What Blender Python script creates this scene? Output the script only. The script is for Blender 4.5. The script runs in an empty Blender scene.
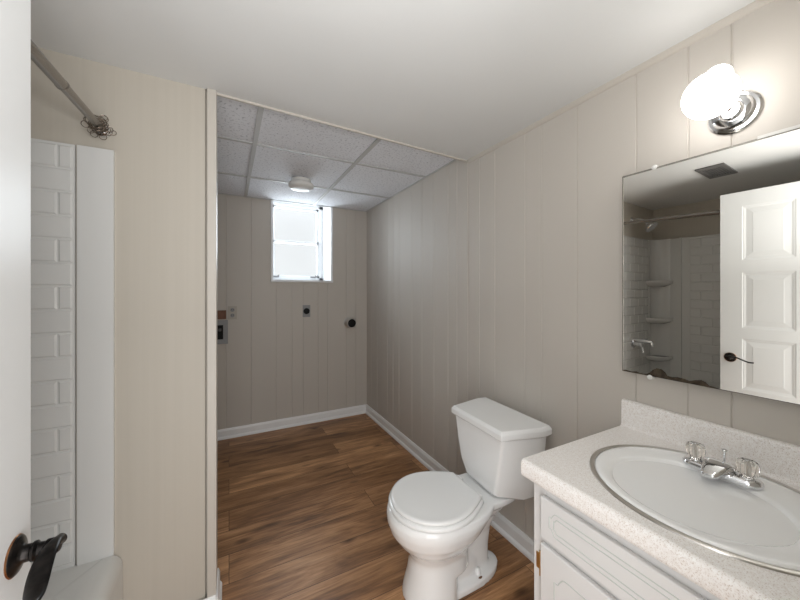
import bpy, bmesh, math, random
from mathutils import Vector, Matrix, Euler

# ------------------------------------------------------------------ camera, world, lights, exposure
sc = bpy.context.scene
col = sc.collection
PI = math.pi
CAM_H = 1.275
W = 1.288            # right wall plane
YP = 1.485           # partition face
YB = 3.203           # back wall face of the laundry alcove
ZC = 2.07            # bathroom ceiling
ZA = 2.115           # alcove tile ceiling

cam_d = bpy.data.cameras.new('camera')
cam = bpy.data.objects.new('camera', cam_d)
col.objects.link(cam)
cam.location = (0, 0, CAM_H)
cam.rotation_euler = (PI / 2, 0, math.radians(-27.75))
cam_d.sensor_width = 36.0
cam_d.lens = 325 / 800 * 36
cam_d.shift_y = -8.5 / 800
cam_d.clip_start = 0.01
sc.camera = cam

sc.view_settings.view_transform = 'Standard'
sc.view_settings.look = 'None'
sc.view_settings.gamma = 1.0
sc.view_settings.use_curve_mapping = False
sc.view_settings.exposure = 0.1

world = bpy.data.worlds.new('world')
sc.world = world
world.use_nodes = True
bg = world.node_tree.nodes['Background']
bg.inputs[0].default_value = (0.96, 0.98, 1.0, 1)
bg.inputs[1].default_value = 0.95


def area(name, loc, rot, sx, sy, power, color):
    d = bpy.data.lights.new(name, 'AREA')
    d.shape = 'RECTANGLE'
    d.size, d.size_y, d.energy, d.color = sx, sy, power, color
    o = bpy.data.objects.new(name, d)
    o.location, o.rotation_euler = loc, rot
    col.objects.link(o)
    return o


DOORWAY_FILL_POWER, WINDOW_POWER, GLOBE_GLOW, BOUNCE_FILL_POWER = 17.0, 29.0, 8.2, 8.5
area('doorway_fill', (0.04, -0.09, 1.0), (math.radians(90), 0, 0), 0.7, 1.85, DOORWAY_FILL_POWER, (0.98, 0.99, 1.0))  # added fill panel across the doorway behind the camera, not a known source
area('ceiling_bounce_fill', (0.1, 0.02, 1.48), (math.radians(180 - 12), 0, 0), 0.35, 0.35, BOUNCE_FILL_POWER, (0.98, 0.99, 1.0))  # unseen fill bounced off the ceiling, added to lift counter, toilet and floor
area('window_daylight', (0.62, YB + 0.62, 1.95), (math.radians(-78), 0, 0), 0.8, 0.7, WINDOW_POWER, (0.86, 0.93, 1.0))

# ------------------------------------------------------------------ materials
def mat(name, color, rough=0.5, metal=0.0, spec=0.5, trans=0.0, emit=None, estr=0.0, ior=1.45, coat=0.0):
    m = bpy.data.materials.new(name)
    m.use_nodes = True
    b = m.node_tree.nodes['Principled BSDF']
    b.inputs['Base Color'].default_value = (*color, 1)
    b.inputs['Roughness'].default_value = rough
    b.inputs['Metallic'].default_value = metal
    b.inputs['Specular IOR Level'].default_value = spec
    b.inputs['Transmission Weight'].default_value = trans
    b.inputs['IOR'].default_value = ior
    b.inputs['Coat Weight'].default_value = coat
    if emit:
        b.inputs['Emission Color'].default_value = (*emit, 1)
        b.inputs['Emission Strength'].default_value = estr
    return m


def nodes(m):
    return m.node_tree.nodes, m.node_tree.links, m.node_tree.nodes['Principled BSDF']


def noisy(m, c1, c2, scale=(8, 8, 8), detail=3, bump=0.0, bdist=0.001, bscale=60, lo=0.35, hi=0.65):
    """two-tone noise colour, optional fine bump"""
    N, L, b = nodes(m)
    tc = N.new('ShaderNodeTexCoord')
    mp = N.new('ShaderNodeMapping')
    mp.inputs['Scale'].default_value = scale
    L.new(tc.outputs['Object'], mp.inputs['Vector'])
    n = N.new('ShaderNodeTexNoise')
    n.inputs['Scale'].default_value = 1.0
    n.inputs['Detail'].default_value = detail
    L.new(mp.outputs[0], n.inputs['Vector'])
    r = N.new('ShaderNodeValToRGB')
    r.color_ramp.elements[0].position = lo
    r.color_ramp.elements[1].position = hi
    r.color_ramp.elements[0].color = (*c1, 1)
    r.color_ramp.elements[1].color = (*c2, 1)
    L.new(n.outputs['Fac'], r.inputs[0])
    L.new(r.outputs[0], b.inputs['Base Color'])
    if bump:
        n2 = N.new('ShaderNodeTexNoise')
        n2.inputs['Scale'].default_value = bscale
        n2.inputs['Detail'].default_value = 2
        L.new(tc.outputs['Object'], n2.inputs['Vector'])
        bp = N.new('ShaderNodeBump')
        bp.inputs['Strength'].default_value = bump
        bp.inputs['Distance'].default_value = bdist
        L.new(n2.outputs['Fac'], bp.inputs['Height'])
        L.new(bp.outputs[0], b.inputs['Normal'])
    return m


M = {}
M['panel'] = noisy(mat('beige_painted_panelling', (0.5, 0.45, 0.39), 0.55), (0.53, 0.49, 0.44), (0.56, 0.52, 0.468), (1.5, 1.5, 0.6), 2, 0.10, 0.0006, 180)
M['partition'] = noisy(mat('beige_wallpaper', (0.5, 0.45, 0.38), 0.55), (0.485, 0.443, 0.378), (0.50, 0.458, 0.393), (60, 60, 0.6), 2, 0.12, 0.0006, 150)
M['beige_trim'] = mat('beige_trim_paint', (0.53, 0.49, 0.435), 0.4)
M['ceiling'] = noisy(mat('white_ceiling_paint', (0.7, 0.7, 0.68), 0.7), (0.67, 0.67, 0.655), (0.71, 0.71, 0.695), (1.2, 1.2, 1.2), 2, 0.1, 0.0008, 90)
M['white_trim'] = mat('white_gloss_trim', (0.86, 0.86, 0.855), 0.3)
M['metal_grid'] = mat('ceiling_grid_grey', (0.50, 0.50, 0.49), 0.5)
M['door'] = noisy(mat('white_door_paint', (0.8, 0.8, 0.79), 0.32), (0.69, 0.695, 0.69), (0.71, 0.715, 0.71), (3, 3, 1), 2, 0.08, 0.0005, 120)
M['china'] = mat('white_china', (0.87, 0.87, 0.86), 0.08, coat=0.4)
M['sinkwhite'] = mat('white_sink_enamel', (0.93, 0.93, 0.92), 0.08, coat=0.4)
M['seat'] = mat('white_seat_plastic', (0.86, 0.86, 0.85), 0.18)
M['acrylic'] = mat('white_tub_acrylic', (0.66, 0.655, 0.635), 0.14)
M['chrome'] = mat('chrome', (0.82, 0.83, 0.85), 0.09, 1.0)
M['steel'] = mat('brushed_steel', (0.62, 0.60, 0.57), 0.28, 1.0)
M['rodmetal'] = mat('aged_nickel_rod', (0.28, 0.26, 0.24), 0.25, 1.0)
M['ringmetal'] = mat('dark_nickel_wire', (0.30, 0.25, 0.21), 0.22, 1.0)
M['bronze'] = noisy(mat('oil_rubbed_bronze', (0.02, 0.018, 0.017), 0.3, 0.85), (0.012, 0.011, 0.011), (0.03, 0.026, 0.024), (60, 60, 60), 3)
M['bronze_edge'] = mat('worn_copper_edge', (0.35, 0.17, 0.08), 0.3, 1.0)
M['mirror'] = mat('mirror_silver', (0.88, 0.865, 0.82), 0.005, 1.0)
M['mirror_edge'] = mat('mirror_ground_edge', (0.30, 0.28, 0.24), 0.25, 0.6)
M['corroded'] = noisy(mat('corroded_mirror_backing', (0.1, 0.08, 0.06), 0.9, spec=0.1), (0.035, 0.027, 0.02), (0.09, 0.07, 0.05), (60, 60, 60), 4)
M['cab'] = noisy(mat('white_cabinet_paint', (0.7, 0.69, 0.67), 0.4), (0.69, 0.68, 0.67), (0.72, 0.71, 0.70), (3, 3, 3), 2)
M['groove'] = mat('pale_green_groove_line', (0.53, 0.56, 0.53), 0.5)
M['brass'] = mat('brass', (0.62, 0.42, 0.18), 0.3, 1.0)
M['core'] = mat('exposed_dark_particle_board', (0.07, 0.045, 0.035), 0.8)
M['black'] = mat('black_plastic', (0.008, 0.008, 0.008), 0.6, spec=0.25)
M['greyplastic'] = mat('grey_plastic', (0.28, 0.28, 0.28), 0.45)
M['whiteplastic'] = mat('white_plastic', (0.72, 0.71, 0.68), 0.4)
M['creamplastic'] = mat('cream_plastic', (0.46, 0.42, 0.36), 0.45)
M['cardboard'] = noisy(mat('brown_board', (0.25, 0.13, 0.08), 0.8), (0.17, 0.085, 0.055), (0.22, 0.115, 0.075), (30, 30, 30), 3)
M['dark'] = mat('dark_grey_metal', (0.10, 0.10, 0.10), 0.5)
M['grille'] = mat('grey_grille', (0.13, 0.125, 0.12), 0.5)
M['winframe'] = mat('white_window_vinyl', (0.82, 0.83, 0.84), 0.35)
M['rust'] = mat('rusty_bolt', (0.16, 0.07, 0.03), 0.7)
M['crystal'] = mat('clear_acrylic', (1, 0.97, 0.93), 0.04, trans=1.0, ior=1.47)
M['concrete'] = mat('pale_concrete', (0.75, 0.75, 0.73), 0.8)
M['globe'] = mat('lit_opal_glass', (0.9, 0.9, 0.88), 0.3, emit=(1.0, 0.99, 0.975), estr=GLOBE_GLOW)


def counter_mat():
    m = mat('speckled_laminate', (0.75, 0.7, 0.66), 0.3)
    N, L, b = nodes(m)
    tc = N.new('ShaderNodeTexCoord')
    n1 = N.new('ShaderNodeTexNoise'); n1.inputs['Scale'].default_value = 400; n1.inputs['Detail'].default_value = 2
    n2 = N.new('ShaderNodeTexNoise'); n2.inputs['Scale'].default_value = 120; n2.inputs['Detail'].default_value = 2
    L.new(tc.outputs['Object'], n1.inputs['Vector']); L.new(tc.outputs['Object'], n2.inputs['Vector'])
    r1 = N.new('ShaderNodeValToRGB')
    r1.color_ramp.elements[0].position = 0.30; r1.color_ramp.elements[0].color = (0.64, 0.56, 0.50, 1)
    r1.color_ramp.elements[1].position = 0.47; r1.color_ramp.elements[1].color = (0.91, 0.885, 0.86, 1)
    r2 = N.new('ShaderNodeValToRGB')
    r2.color_ramp.elements[0].position = 0.4; r2.color_ramp.elements[0].color = (0.94, 0.925, 0.91, 1)
    r2.color_ramp.elements[1].position = 0.6; r2.color_ramp.elements[1].color = (1, 1, 1, 1)
    mx = N.new('ShaderNodeMix'); mx.data_type = 'RGBA'; mx.blend_type = 'MULTIPLY'; mx.inputs[0].default_value = 1
    L.new(n1.outputs['Fac'], r1.inputs[0]); L.new(n2.outputs['Fac'], r2.inputs[0])
    L.new(r1.outputs[0], mx.inputs[6]); L.new(r2.outputs[0], mx.inputs[7]); L.new(mx.outputs[2], b.inputs['Base Color'])
    return m


M['counter'] = counter_mat()


def tile_mat():
    m = mat('acoustic_ceiling_tile', (0.6, 0.6, 0.6), 0.9)
    N, L, b = nodes(m)
    tc = N.new('ShaderNodeTexCoord')
    v = N.new('ShaderNodeTexNoise'); v.inputs['Scale'].default_value = 75; v.inputs['Detail'].default_value = 4; v.inputs['Roughness'].default_value = 0.7
    L.new(tc.outputs['Object'], v.inputs['Vector'])
    r = N.new('ShaderNodeValToRGB')
    r.color_ramp.elements[0].position = 0.34; r.color_ramp.elements[0].color = (0.42, 0.43, 0.46, 1)
    r.color_ramp.elements[1].position = 0.46; r.color_ramp.elements[1].color = (0.78, 0.79, 0.82, 1)
    L.new(v.outputs['Fac'], r.inputs[0]); L.new(r.outputs[0], b.inputs['Base Color'])
    bp = N.new('ShaderNodeBump'); bp.inputs['Strength'].default_value = 0.6; bp.inputs['Distance'].default_value = 0.003
    L.new(r.outputs[0], bp.inputs['Height']); L.new(bp.outputs[0], b.inputs['Normal'])
    return m


M['tile'] = tile_mat()


def floor_mat():
    m = mat('wood_plank_floor', (0.2, 0.11, 0.06), 0.4)
    N, L, b = nodes(m)
    tc = N.new('ShaderNodeTexCoord')
    br = N.new('ShaderNodeTexBrick')
    br.offset = 0.37; br.offset_frequency = 2
    br.inputs['Color1'].default_value = (0, 0, 0, 1); br.inputs['Color2'].default_value = (1, 1, 1, 1)
    br.inputs['Mortar'].default_value = (0.5, 0.5, 0.5, 1)
    br.inputs['Scale'].default_value = 1.0
    br.inputs['Mortar Size'].default_value = 0.0012
    br.inputs['Mortar Smooth'].default_value = 0.1
    br.inputs['Bias'].default_value = 0.0
    br.inputs['Brick Width'].default_value = 1.22
    br.inputs['Row Height'].default_value = 0.178
    L.new(tc.outputs['Object'], br.inputs['Vector'])
    # per-plank offset of the grain
    sep = N.new('ShaderNodeSeparateXYZ'); L.new(tc.outputs['Object'], sep.inputs[0])
    off = N.new('ShaderNodeMath'); off.operation = 'MULTIPLY'; off.inputs[1].default_value = 17.0
    L.new(br.outputs['Color'], off.inputs[0])
    addx = N.new('ShaderNodeMath'); addx.operation = 'ADD'
    L.new(sep.outputs[0], addx.inputs[0]); L.new(off.outputs[0], addx.inputs[1])
    comb = N.new('ShaderNodeCombineXYZ')
    L.new(addx.outputs[0], comb.inputs[0]); L.new(sep.outputs[1], comb.inputs[1]); L.new(off.outputs[0], comb.inputs[2])

    def noise(sx, sy, detail, rough=0.6, dist=0.0):
        mp = N.new('ShaderNodeMapping'); mp.inputs['Scale'].default_value = (sx, sy, 1)
        L.new(comb.outputs[0], mp.inputs['Vector'])
        n = N.new('ShaderNodeTexNoise'); n.inputs['Scale'].default_value = 1; n.inputs['Detail'].default_value = detail
        n.inputs['Roughness'].default_value = rough; n.inputs['Distortion'].default_value = dist
        L.new(mp.outputs[0], n.inputs['Vector'])
        return n

    big = noise(1.6, 9, 4, 0.6, 0.8)
    fine = noise(6, 95, 4, 0.7, 0.3)
    r1 = N.new('ShaderNodeValToRGB')
    e = r1.color_ramp.elements
    e[0].position = 0.28; e[0].color = (0.18, 0.088, 0.04, 1)
    e[1].position = 0.72; e[1].color = (0.70, 0.41, 0.215, 1)
    k = e.new(0.45); k.color = (0.40, 0.205, 0.092, 1)
    k = e.new(0.58); k.color = (0.57, 0.31, 0.147, 1)
    L.new(big.outputs['Fac'], r1.inputs[0])
    r2 = N.new('ShaderNodeValToRGB')
    r2.color_ramp.elements[0].position = 0.32; r2.color_ramp.elements[0].color = (0.62, 0.58, 0.56, 1)
    r2.color_ramp.elements[1].position = 0.62; r2.color_ramp.elements[1].color = (1.08, 1.08, 1.08, 1)
    L.new(fine.outputs['Fac'], r2.inputs[0])
    mx = N.new('ShaderNodeMix'); mx.data_type = 'RGBA'; mx.blend_type = 'MULTIPLY'; mx.inputs[0].default_value = 1
    L.new(r1.outputs[0], mx.inputs[6]); L.new(r2.outputs[0], mx.inputs[7])
    # knots
    mpk = N.new('ShaderNodeMapping'); mpk.inputs['Scale'].default_value = (3.0, 6.5, 1)
    L.new(comb.outputs[0], mpk.inputs['Vector'])
    vo = N.new('ShaderNodeTexVoronoi'); vo.inputs['Scale'].default_value = 1
    L.new(mpk.outputs[0], vo.inputs['Vector'])
    rk = N.new('ShaderNodeValToRGB')
    rk.color_ramp.elements[0].position = 0.04; rk.color_ramp.elements[0].color = (0.18, 0.14, 0.12, 1)
    rk.color_ramp.elements[1].position = 0.16; rk.color_ramp.elements[1].color = (1, 1, 1, 1)
    L.new(vo.outputs['Distance'], rk.inputs[0])
    mk = N.new('ShaderNodeMix'); mk.data_type = 'RGBA'; mk.blend_type = 'MULTIPLY'; mk.inputs[0].default_value = 0.85
    L.new(mx.outputs[2], mk.inputs[6]); L.new(rk.outputs[0], mk.inputs[7])
    # plank tone
    rt = N.new('ShaderNodeValToRGB')
    rt.color_ramp.elements[0].color = (0.66, 0.62, 0.58, 1); rt.color_ramp.elements[1].color = (1.15, 1.18, 1.2, 1)
    L.new(br.outputs['Color'], rt.inputs[0])
    m3 = N.new('ShaderNodeMix'); m3.data_type = 'RGBA'; m3.blend_type = 'MULTIPLY'; m3.inputs[0].default_value = 1
    L.new(mk.outputs[2], m3.inputs[6]); L.new(rt.outputs[0], m3.inputs[7])
    m4 = N.new('ShaderNodeMix'); m4.data_type = 'RGBA'
    L.new(br.outputs['Fac'], m4.inputs[0]); L.new(m3.outputs[2], m4.inputs[6]); m4.inputs[7].default_value = (0.05, 0.028, 0.016, 1)
    L.new(m4.outputs[2], b.inputs['Base Color'])
    bp = N.new('ShaderNodeBump'); bp.inputs['Strength'].default_value = 0.25; bp.inputs['Distance'].default_value = 0.001
    L.new(fine.outputs['Fac'], bp.inputs['Height']); L.new(bp.outputs[0], b.inputs['Normal'])
    return m


M['floor'] = floor_mat()


def pane_mat():
    m = bpy.data.materials.new('bright_window_glass')
    m.use_nodes = True
    N, L = m.node_tree.nodes, m.node_tree.links
    N.clear()
    o = N.new('ShaderNodeOutputMaterial')
    t = N.new('ShaderNodeBsdfTransparent'); t.inputs[0].default_value = (0.96, 0.97, 0.97, 1)
    g = N.new('ShaderNodeBsdfGlossy'); g.inputs['Roughness'].default_value = 0.35
    x = N.new('ShaderNodeMixShader'); x.inputs[0].default_value = 0.06
    L.new(t.outputs[0], x.inputs[1]); L.new(g.outputs[0], x.inputs[2]); L.new(x.outputs[0], o.inputs[0])
    return m


M['pane'] = pane_mat()

# ------------------------------------------------------------------ mesh helpers
ORG = {}


def origin(o):
    return ORG.get(o.name, Vector((0, 0, 0))) if o else Vector((0, 0, 0))


class MB:
    def __init__(s):
        s.bm = bmesh.new()

    def box(s, x0, x1, y0, y1, z0, z1, rot=None, piv=None):
        vs = [s.bm.verts.new((x, y, z)) for x in (x0, x1) for y in (y0, y1) for z in (z0, z1)]
        for f in ((0, 1, 3, 2), (4, 6, 7, 5), (0, 4, 5, 1), (2, 3, 7, 6), (0, 2, 6, 4), (1, 5, 7, 3)):
            s.bm.faces.new([vs[i] for i in f])
        if rot is not None:
            bmesh.ops.rotate(s.bm, verts=vs, cent=piv or Vector(((x0 + x1) / 2, (y0 + y1) / 2, (z0 + z1) / 2)), matrix=rot)
        return s

    def loft(s, rings, cap=True, closed=True):
        R = [[s.bm.verts.new(p) for p in r] for r in rings]
        n = len(R[0])
        for a, b in zip(R, R[1:]):
            for i in range(n if closed else n - 1):
                j = (i + 1) % n
                s.bm.faces.new((a[i], a[j], b[j], b[i]))
        if cap:
            s.bm.faces.new(list(reversed(R[0])))
            s.bm.faces.new(R[-1])
        return s

    def prism(s, pts, z0, z1):
        return s.loft([[(x, y, z0) for x, y in pts], [(x, y, z1) for x, y in pts]])

    def extrude_y(s, pts, y0, y1):
        """pts are (x, z)"""
        return s.loft([[(x, y0, z) for x, z in pts], [(x, y1, z) for x, z in pts]])

    def extrude_x(s, pts, x0, x1):
        """pts are (y, z)"""
        return s.loft([[(x0, y, z) for y, z in pts], [(x1, y, z) for y, z in pts]])

    def lathe(s, prof, o, axis=(0, 0, 1), n=32, sy=1.0):
        """prof: list of (r, h) along axis from o"""
        ax = Vector(axis).normalized()
        t = Vector((0, 0, 1)) if abs(ax.z) < 0.9 else Vector((1, 0, 0))
        a = ax.cross(t).normalized(); b = ax.cross(a)
        o = Vector(o)
        rings = []
        for r, h in prof:
            r = max(r, 0.0002)
            rings.append([o + ax * h + a * (r * math.cos(2 * PI * i / n)) + b * (r * sy * math.sin(2 * PI * i / n)) for i in range(n)])
        return s.loft(rings)

    def tube(s, pts, r, n=10, rs=None, flat=1.0, closed=False):
        pts = [Vector(p) for p in pts]
        rings = []
        N = len(pts)
        up = None
        for i, p in enumerate(pts):
            if closed:
                d = (pts[(i + 1) % N] - pts[i - 1]).normalized()
            else:
                d = (pts[min(i + 1, N - 1)] - pts[max(i - 1, 0)]).normalized()
            if up is None:
                t = Vector((0, 0, 1)) if abs(d.z) < 0.9 else Vector((1, 0, 0))
                a = d.cross(t).normalized()
            else:
                a = (up - d * up.dot(d)).normalized()
            up = a
            b = d.cross(a)
            rr = rs[i] if rs else r
            rings.append([p + a * (rr * math.cos(2 * PI * k / n)) + b * (rr * flat * math.sin(2 * PI * k / n)) for k in range(n)])
        if closed:
            rings.append(rings[0])
            R = [[s.bm.verts.new(q) for q in r_] for r_ in rings[:-1]]
            for i in range(N):
                A, B = R[i], R[(i + 1) % N]
                for k in range(n):
                    j = (k + 1) % n
                    s.bm.faces.new((A[k], A[j], B[j], B[k]))
            return s
        return s.loft(rings)

    def xform(s, mtx):
        bmesh.ops.transform(s.bm, matrix=mtx, verts=s.bm.verts)
        return s

    def build(s, name, m, parent=None, smooth=None, bevel=0.0, bseg=3, subsurf=0, loc=None):
        """verts are in world space; parent origin (or loc) is taken off"""
        base = origin(parent)
        if loc is not None and parent is None:
            base = Vector(loc)
        bmesh.ops.recalc_face_normals(s.bm, faces=s.bm.faces)
        bmesh.ops.translate(s.bm, verts=s.bm.verts, vec=-base)
        me = bpy.data.meshes.new(name)
        s.bm.to_mesh(me); s.bm.free()
        me.materials.append(M[m])
        o = bpy.data.objects.new(name, me)
        col.objects.link(o)
        if parent:
            o.parent = parent
        elif loc is not None:
            o.location = base
        ORG[o.name] = base
        if smooth is not None:
            for p in me.polygons:
                p.use_smooth = True
            if bevel == 0 and subsurf == 0:
                try:
                    me.set_sharp_from_angle(angle=math.radians(smooth))
                except Exception:
                    pass
        if bevel:
            md = o.modifiers.new('bevel', 'BEVEL'); md.width = bevel; md.segments = bseg; md.limit_method = 'ANGLE'
            md.angle_limit = math.radians(30); md.harden_normals = False
            if smooth is None:
                for p in me.polygons:
                    p.use_smooth = True
            wn = o.modifiers.new('normals', 'WEIGHTED_NORMAL'); wn.keep_sharp = False
        if subsurf:
            md = o.modifiers.new('sub', 'SUBSURF'); md.levels = subsurf; md.render_levels = subsurf
        return o


def thing(name, loc, label, cat, group=None):
    o = bpy.data.objects.new(name, None)
    o.empty_display_size = 0.05
    o.location = loc
    col.objects.link(o)
    ORG[o.name] = Vector(loc)
    return tag(o, label, cat, group)


def tag(o, label=None, cat=None, group=None, kind=None):
    if label: o['label'] = label
    if cat: o['category'] = cat
    if group: o['group'] = group
    if kind: o['kind'] = kind
    return o


def struct(o, label=None, cat=None):
    o['kind'] = 'structure'
    if label: o['label'] = label
    if cat: o['category'] = cat
    return o


def arc(cx, cy, r, a0, a1, n):
    return [(cx + r * math.cos(a0 + (a1 - a0) * i / n), cy + r * math.sin(a0 + (a1 - a0) * i / n)) for i in range(n + 1)]


# ------------------------------------------------------------------ room shell
struct(MB().box(-1.5, W + 0.1, -1.9, YB + 0.1, -0.08, 0).build('floor', 'floor'), 'brown wood plank floor running through bathroom and alcove', 'floor')


def notch(a, b, gs, gw=0.0030, gd=0.0034):
    """positions along a wall from a to b with V grooves"""
    out = [(a, 0)]
    for g in sorted(gs):
        if a + 0.01 < g < b - 0.01:
            out += [(g - gw, 0), (g - gw * .35, gd), (g + gw * .35, gd), (g + gw, 0)]
    return out + [(b, 0)]


RG = [3.08, 2.93, 2.70, 2.58, 2.466, 2.243, 2.092, 1.93, 1.763, 1.667, 1.573, 1.455, 1.332, 1.128, 1.03, 0.856, 0.634, 0.486, 0.385, 0.15]
pts = [(W + d, y) for y, d in notch(-0.07, YB + 0.1, RG)] + [(W + 0.1, YB + 0.1), (W + 0.1, -0.07)]
struct(MB().prism(pts, 0, 2.3).build('wall_right', 'panel'), 'beige grooved panelling on the long right wall', 'wall')

BG = [-0.35, -0.18, -0.023, 0.175, 0.386, 0.528, 0.63, 0.774, 0.864, 1.06, 1.165]
WX0, WX1, WZ0, WZ1 = 0.351, 0.909, 1.376, 2.2
b = MB()
for x0, x1, z0, z1 in ((-0.9, WX0, 0, 2.3), (WX0, WX1, 0, WZ0), (WX1, W, 0, 2.3), (WX0, WX1, WZ1, 2.3)):
    p = [(x, YB + d) for x, d in notch(x0, x1, BG)] + [(x1, YB + 0.1), (x0, YB + 0.1)]
    b.prism(p, z0, z1)
struct(b.build('wall_back', 'panel'), 'beige grooved panelling on the back wall around the window', 'wall')

struct(MB().prism([(-1.335, YP), (-0.083, YP), (-0.083, YP + .02), (-0.077, YP + .02), (-0.077, YP), (-0.05, YP), (-0.05, YP + .11), (-1.335, YP + .11)], 0, 2.3).build('wall_partition', 'partition'), 'plain beige partition wall beside the opening', 'wall')
struct(MB().box(-1.0, -0.9, YP + 0.11, YB + 0.1, 0, 2.3).build('wall_alcove_left', 'panel'), 'left side wall of the laundry alcove', 'wall')
struct(MB().box(-1.335, -1.235, -0.07, YP, 0, 2.3).build('wall_left', 'partition'), 'beige wall behind the bathtub', 'wall')
b = MB().box(-1.335, -0.345, -0.07, 0.05, 0, 2.3).box(0.42, W, -0.07, 0.05, 0, 2.3).box(-0.345, 0.42, -0.07, 0.05, 1.96, 2.3)
struct(b.build('wall_front', 'partition'), 'beige wall around the doorway', 'wall')
b = MB().box(-1.5, -1.4, -1.9, -0.07, 0, 2.3).box(W, W + 0.1, -1.9, -0.07, 0, 2.3).box(-1.4, W, -2.0, -1.9, 0, 2.3)
struct(b.build('wall_hall', 'partition'), 'hallway walls outside the doorway', 'wall')

YH0, YH1 = 1.491, 1.556      # the ceiling edge runs slightly askew
struct(MB().prism([(-1.335, -0.07), (W, -0.07), (W, YH1), (-0.046, YH0), (-0.046, YP), (-1.335, YP)], ZC, ZA - 0.001).build('ceiling', 'ceiling'), 'smooth white bathroom ceiling', 'ceiling')
struct(MB().box(-1.5, W + .1, -2.0, -0.07, 2.12, 2.2).build('ceiling', 'ceiling'), 'white hallway ceiling', 'ceiling')
# suspended tile ceiling
b = MB()
gx = [-0.9, -0.475, 0.13, 0.735, W]
gy = [1.40, 2.03, 2.64, YB]
for i in range(len(gx) - 1):
    for j in range(len(gy) - 1):
        b.box(gx[i] + .001, gx[i + 1] - .001, gy[j] + .001, gy[j + 1] - .001, ZA + 0.006, ZA + 0.03)
b.bm.normal_update()
b.box(-0.9, W, 1.4, YB, ZA + 0.031, ZA + 0.05)
struct(b.build('ceiling', 'tile'), 'textured acoustic tiles of the alcove drop ceiling', 'ceiling')
b = MB()
for x in gx[1:-1]:
    b.box(x - 0.012, x + 0.012, 1.5, YB, ZA, ZA + 0.008)
for y in gy[1:-1]:
    b.box(-0.9, W, y - 0.011, y + 0.011, ZA + 0.0005, ZA + 0.0085)
b.box(W - 0.012, W, 1.5, YB, ZA, ZA + 0.008).box(-0.9, W, YB - 0.012, YB, ZA + .0005, ZA + 0.0085)
struct(b.build('trim_1', 'metal_grid'), 'grey metal grid of the drop ceiling', 'ceiling grid')
# edge trim of the lowered ceiling
dx, dy = (W + 0.046), (YH1 - YH0)
struct(MB().prism([(-0.046, YH0 - 0.002), (W - 0.001, YH1 - 0.002), (W - 0.001, YH1 + 0.008), (-0.046, YH0 + 0.008)], ZC - 0.008, ZA + 0.004).build('trim_2', 'beige_trim'),
       'pale trim along the edge of the lowered ceiling', 'trim')
# corner trim on the end of the partition
struct(MB().box(-0.076, -0.046, YP - 0.012, YP + 0.0, 0.0, ZC).box(-0.05, -0.044, YP - 0.012, YP + 0.112, 0.0, ZC).build('trim_3', 'beige_trim', bevel=0.002),
       'vertical beige corner trim beside the opening', 'trim')
# small cove along the right wall
struct(MB().extrude_y([(W, ZC), (W - 0.015, ZC), (W - 0.014, ZC - 0.004), (W - 0.006, ZC - 0.016), (W, ZC - 0.019)], 0.05, YH1 - 0.006).build('trim_4', 'beige_trim'),
       'beige cove trim where the right wall meets the ceiling', 'trim')
# thin seam strip on the right wall below the ceiling edge
struct(MB().box(W - 0.004, W, YH1 + 0.002, YH1 + 0.018, 0.085, ZA).build('trim_5', 'panel', bevel=0.001), 'narrow vertical seam strip on the right wall', 'trim')

BP = [(0, 0), (0.024, 0), (0.024, 0.010), (0.020, 0.018), (0.013, 0.024), (0.013, 0.068), (0.010, 0.076), (0.006, 0.085), (0, 0.085)]
struct(MB().extrude_y([(W - d, z) for d, z in BP], 0.656, YB).build('baseboard_right', 'white_trim'), 'white baseboard along the right wall', 'baseboard')
struct(MB().extrude_x([(YB - d, z) for d, z in BP], -0.9, W - 0.013).build('baseboard_back', 'white_trim'), 'white baseboard along the back wall', 'baseboard')
struct(MB().extrude_x([(YP - 0.012 - d * .8, z * 0.94) for d, z in BP], -0.329, -0.046).build('baseboard_partition', 'white_trim'), 'white baseboard at the foot of the partition', 'baseboard')
struct(MB().extrude_y([(-0.044 + d * .75, z * .94) for d, z in BP], YP - 0.03, YP + 0.125).build('baseboard_opening', 'white_trim'), 'white baseboard wrapping the partition end', 'baseboard')

# ------------------------------------------------------------------ window
win = struct(thing('window_1', (0.63, YB, WZ0), 'small white framed window glowing high in the back wall', 'window'))
b = MB()
D = YB + 0.40
b.box(WX0 - 0.012, WX0 + 0.008, YB - 0.012, D, WZ0 - 0.01, WZ1)
b.box(WX1 - 0.008, WX1 + 0.012, YB - 0.012, D, WZ0 - 0.01, WZ1)
b.box(WX0 - 0.012, WX1 + 0.012, YB - 0.02, D, WZ0 - 0.012, WZ0 + 0.008)
b.box(WX0 - 0.012, WX1 + 0.012, YB + 0.1, D, WZ1 - 0.01, WZ1 + 0.02)
b.build('window_lining', 'winframe', win, bevel=0.002)
GY = YB + 0.33
b = MB()
fx0, fx1, fz0, fz1 = WX0 + 0.008, WX1 - 0.008, WZ0 + 0.008, WZ1 - 0.01
for x0, x1, z0, z1 in ((fx0, fx0 + .03, fz0, fz1), (fx1 - .04, fx1, fz0, fz1), (fx0, fx1, fz0, fz0 + .035), (fx0, fx1, fz1 - .03, fz1)):
    b.box(x0, x1, GY - 0.02, GY + 0.05, z0, z1)
b.build('window_frame', 'winframe', win, bevel=0.002)
MR = 1.79
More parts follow.
